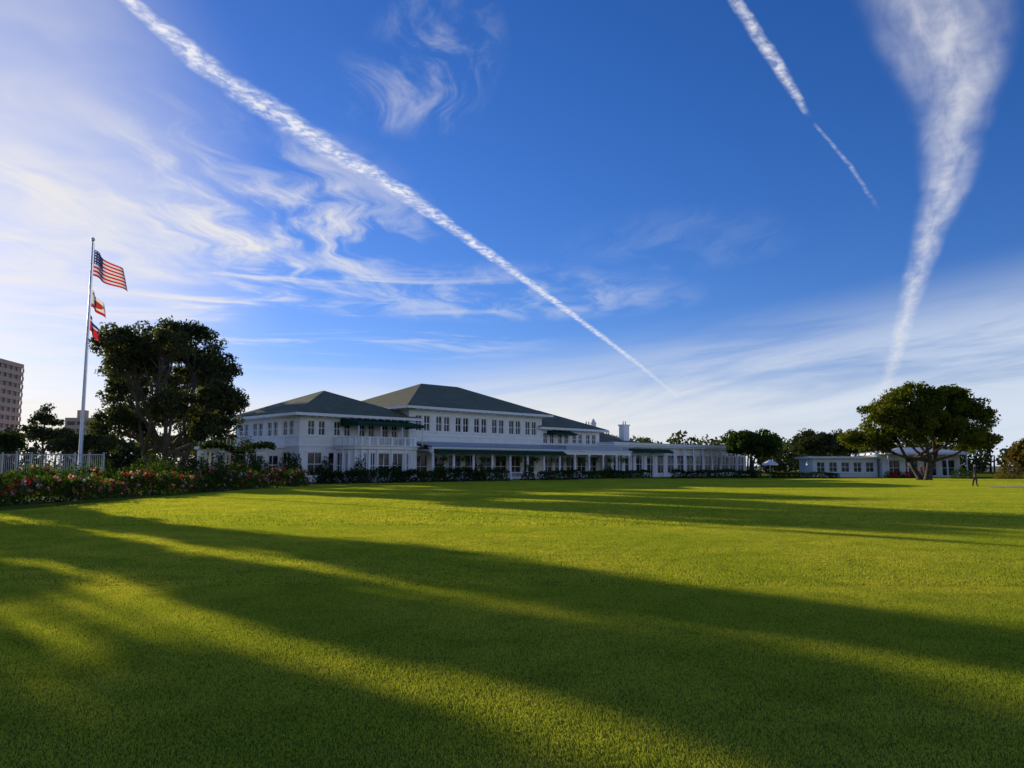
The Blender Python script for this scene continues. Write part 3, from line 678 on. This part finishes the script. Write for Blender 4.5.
m1=nt.math('MAXIMUM',blob(-.2,1.85,.19,.45,R(10)),nt.math('MULTIPLY',blob(-.30,2.0,.25,.3),.6))
m2=nt.math('MAXIMUM',blob(-1.05,3.2,.85,1.4),nt.math('MULTIPLY',blob(-.2,4.5,1.5,.9),.45))
m3=nt.math('MULTIPLY',blob(.75,3.4,.6,.6),.12); m4=nt.math('MULTIPLY',blob(-2.1,3.0,1.1,1.4),.7)
c1=nt.math('MULTIPLY',wisp,m1); c2=nt.math('MULTIPLY',wisp2,nt.math('MAXIMUM',nt.math('MAXIMUM',m2,m3),m4))
az=nt.math('ARCTAN2',x,y)
strk=nt.mr(nt.noise(nt.comb(nt.math('MULTIPLY',az,2.2),nt.math('MULTIPLY',z,26),2.3),1.6,5,.6,.6),.46,.68)
c3=nt.math('MULTIPLY',strk,blob(-.28,.19,.42,.085,0,az,z))
tilt=nt.math('SUBTRACT',z,nt.math('MULTIPLY',nt.math('SUBTRACT',az,.1),.13))
hz=nt.noise(nt.comb(nt.math('MULTIPLY',az,1.8),nt.math('MULTIPLY',tilt,14),0),1.5,6,.6,.5)
band=nt.math('MULTIPLY',nt.mr(tilt,.18,.06,0,1),nt.mr(hz,.30,.60,.25,1))
low=nt.mr(z,.14,.0,0,.88)
sun=Vector((math.sin(R(AZ))*math.cos(R(EL)),math.cos(R(AZ))*math.cos(R(EL)),math.sin(R(EL))))
ds=nt.vmath('DOT_PRODUCT',D,tuple(sun)); glow=nt.mr(ds,.87,1.0,0,.85)
hn=nt.mr(nt.noise(Pw,.8,4,.6),.3,.7,.55,1.1); glow=nt.math('MULTIPLY',glow,hn)
inv=1.0
for q,k in ((c1,.5),(c2,.9),(c3,.75),(band,.85),(low,1.),(glow,1.)):
    inv=nt.math('MULTIPLY',inv,nt.math('SUBTRACT',1.0,nt.math('MULTIPLY',q,k,clamp=True)))
alpha=nt.math('SUBTRACT',1.0,inv)
ccol=nt.mix(nt.mr(ds,.2,.95),(.72,.80,.93,1),(.97,.93,.85,1))
bg2=nt.node('ShaderNodeBackground'); nt.put(bg2.inputs[0],ccol); bg2.inputs[1].default_value=.95
mx=nt.node('ShaderNodeMixShader'); nt.put(mx.inputs[0],alpha); nt.l.new(bg.outputs[0],mx.inputs[1]); nt.l.new(bg2.outputs[0],mx.inputs[2]); nt.l.new(mx.outputs[0],out.inputs[0])

# ------------------------------------------------------------------ sun + camera
L=bpy.data.lights.new('sun','SUN'); L.energy=5; L.angle=R(.5); L.color=(1,.89,.64); lo=bpy.data.objects.new('sun',L); COL.objects.link(lo)
lo.rotation_euler=(-sun).to_track_quat('-Z','Y').to_euler()
cam=bpy.data.cameras.new('camera'); cam.lens=27; cam.sensor_width=36; cam.clip_end=40000; cam.clip_start=.1
co=bpy.data.objects.new('camera',cam); COL.objects.link(co); co.location=(0,0,1.6); co.rotation_euler=(R(90+6.1),0,0); scene.camera=co
scene.view_settings.view_transform='Standard'; scene.view_settings.look='None'; scene.view_settings.exposure=0
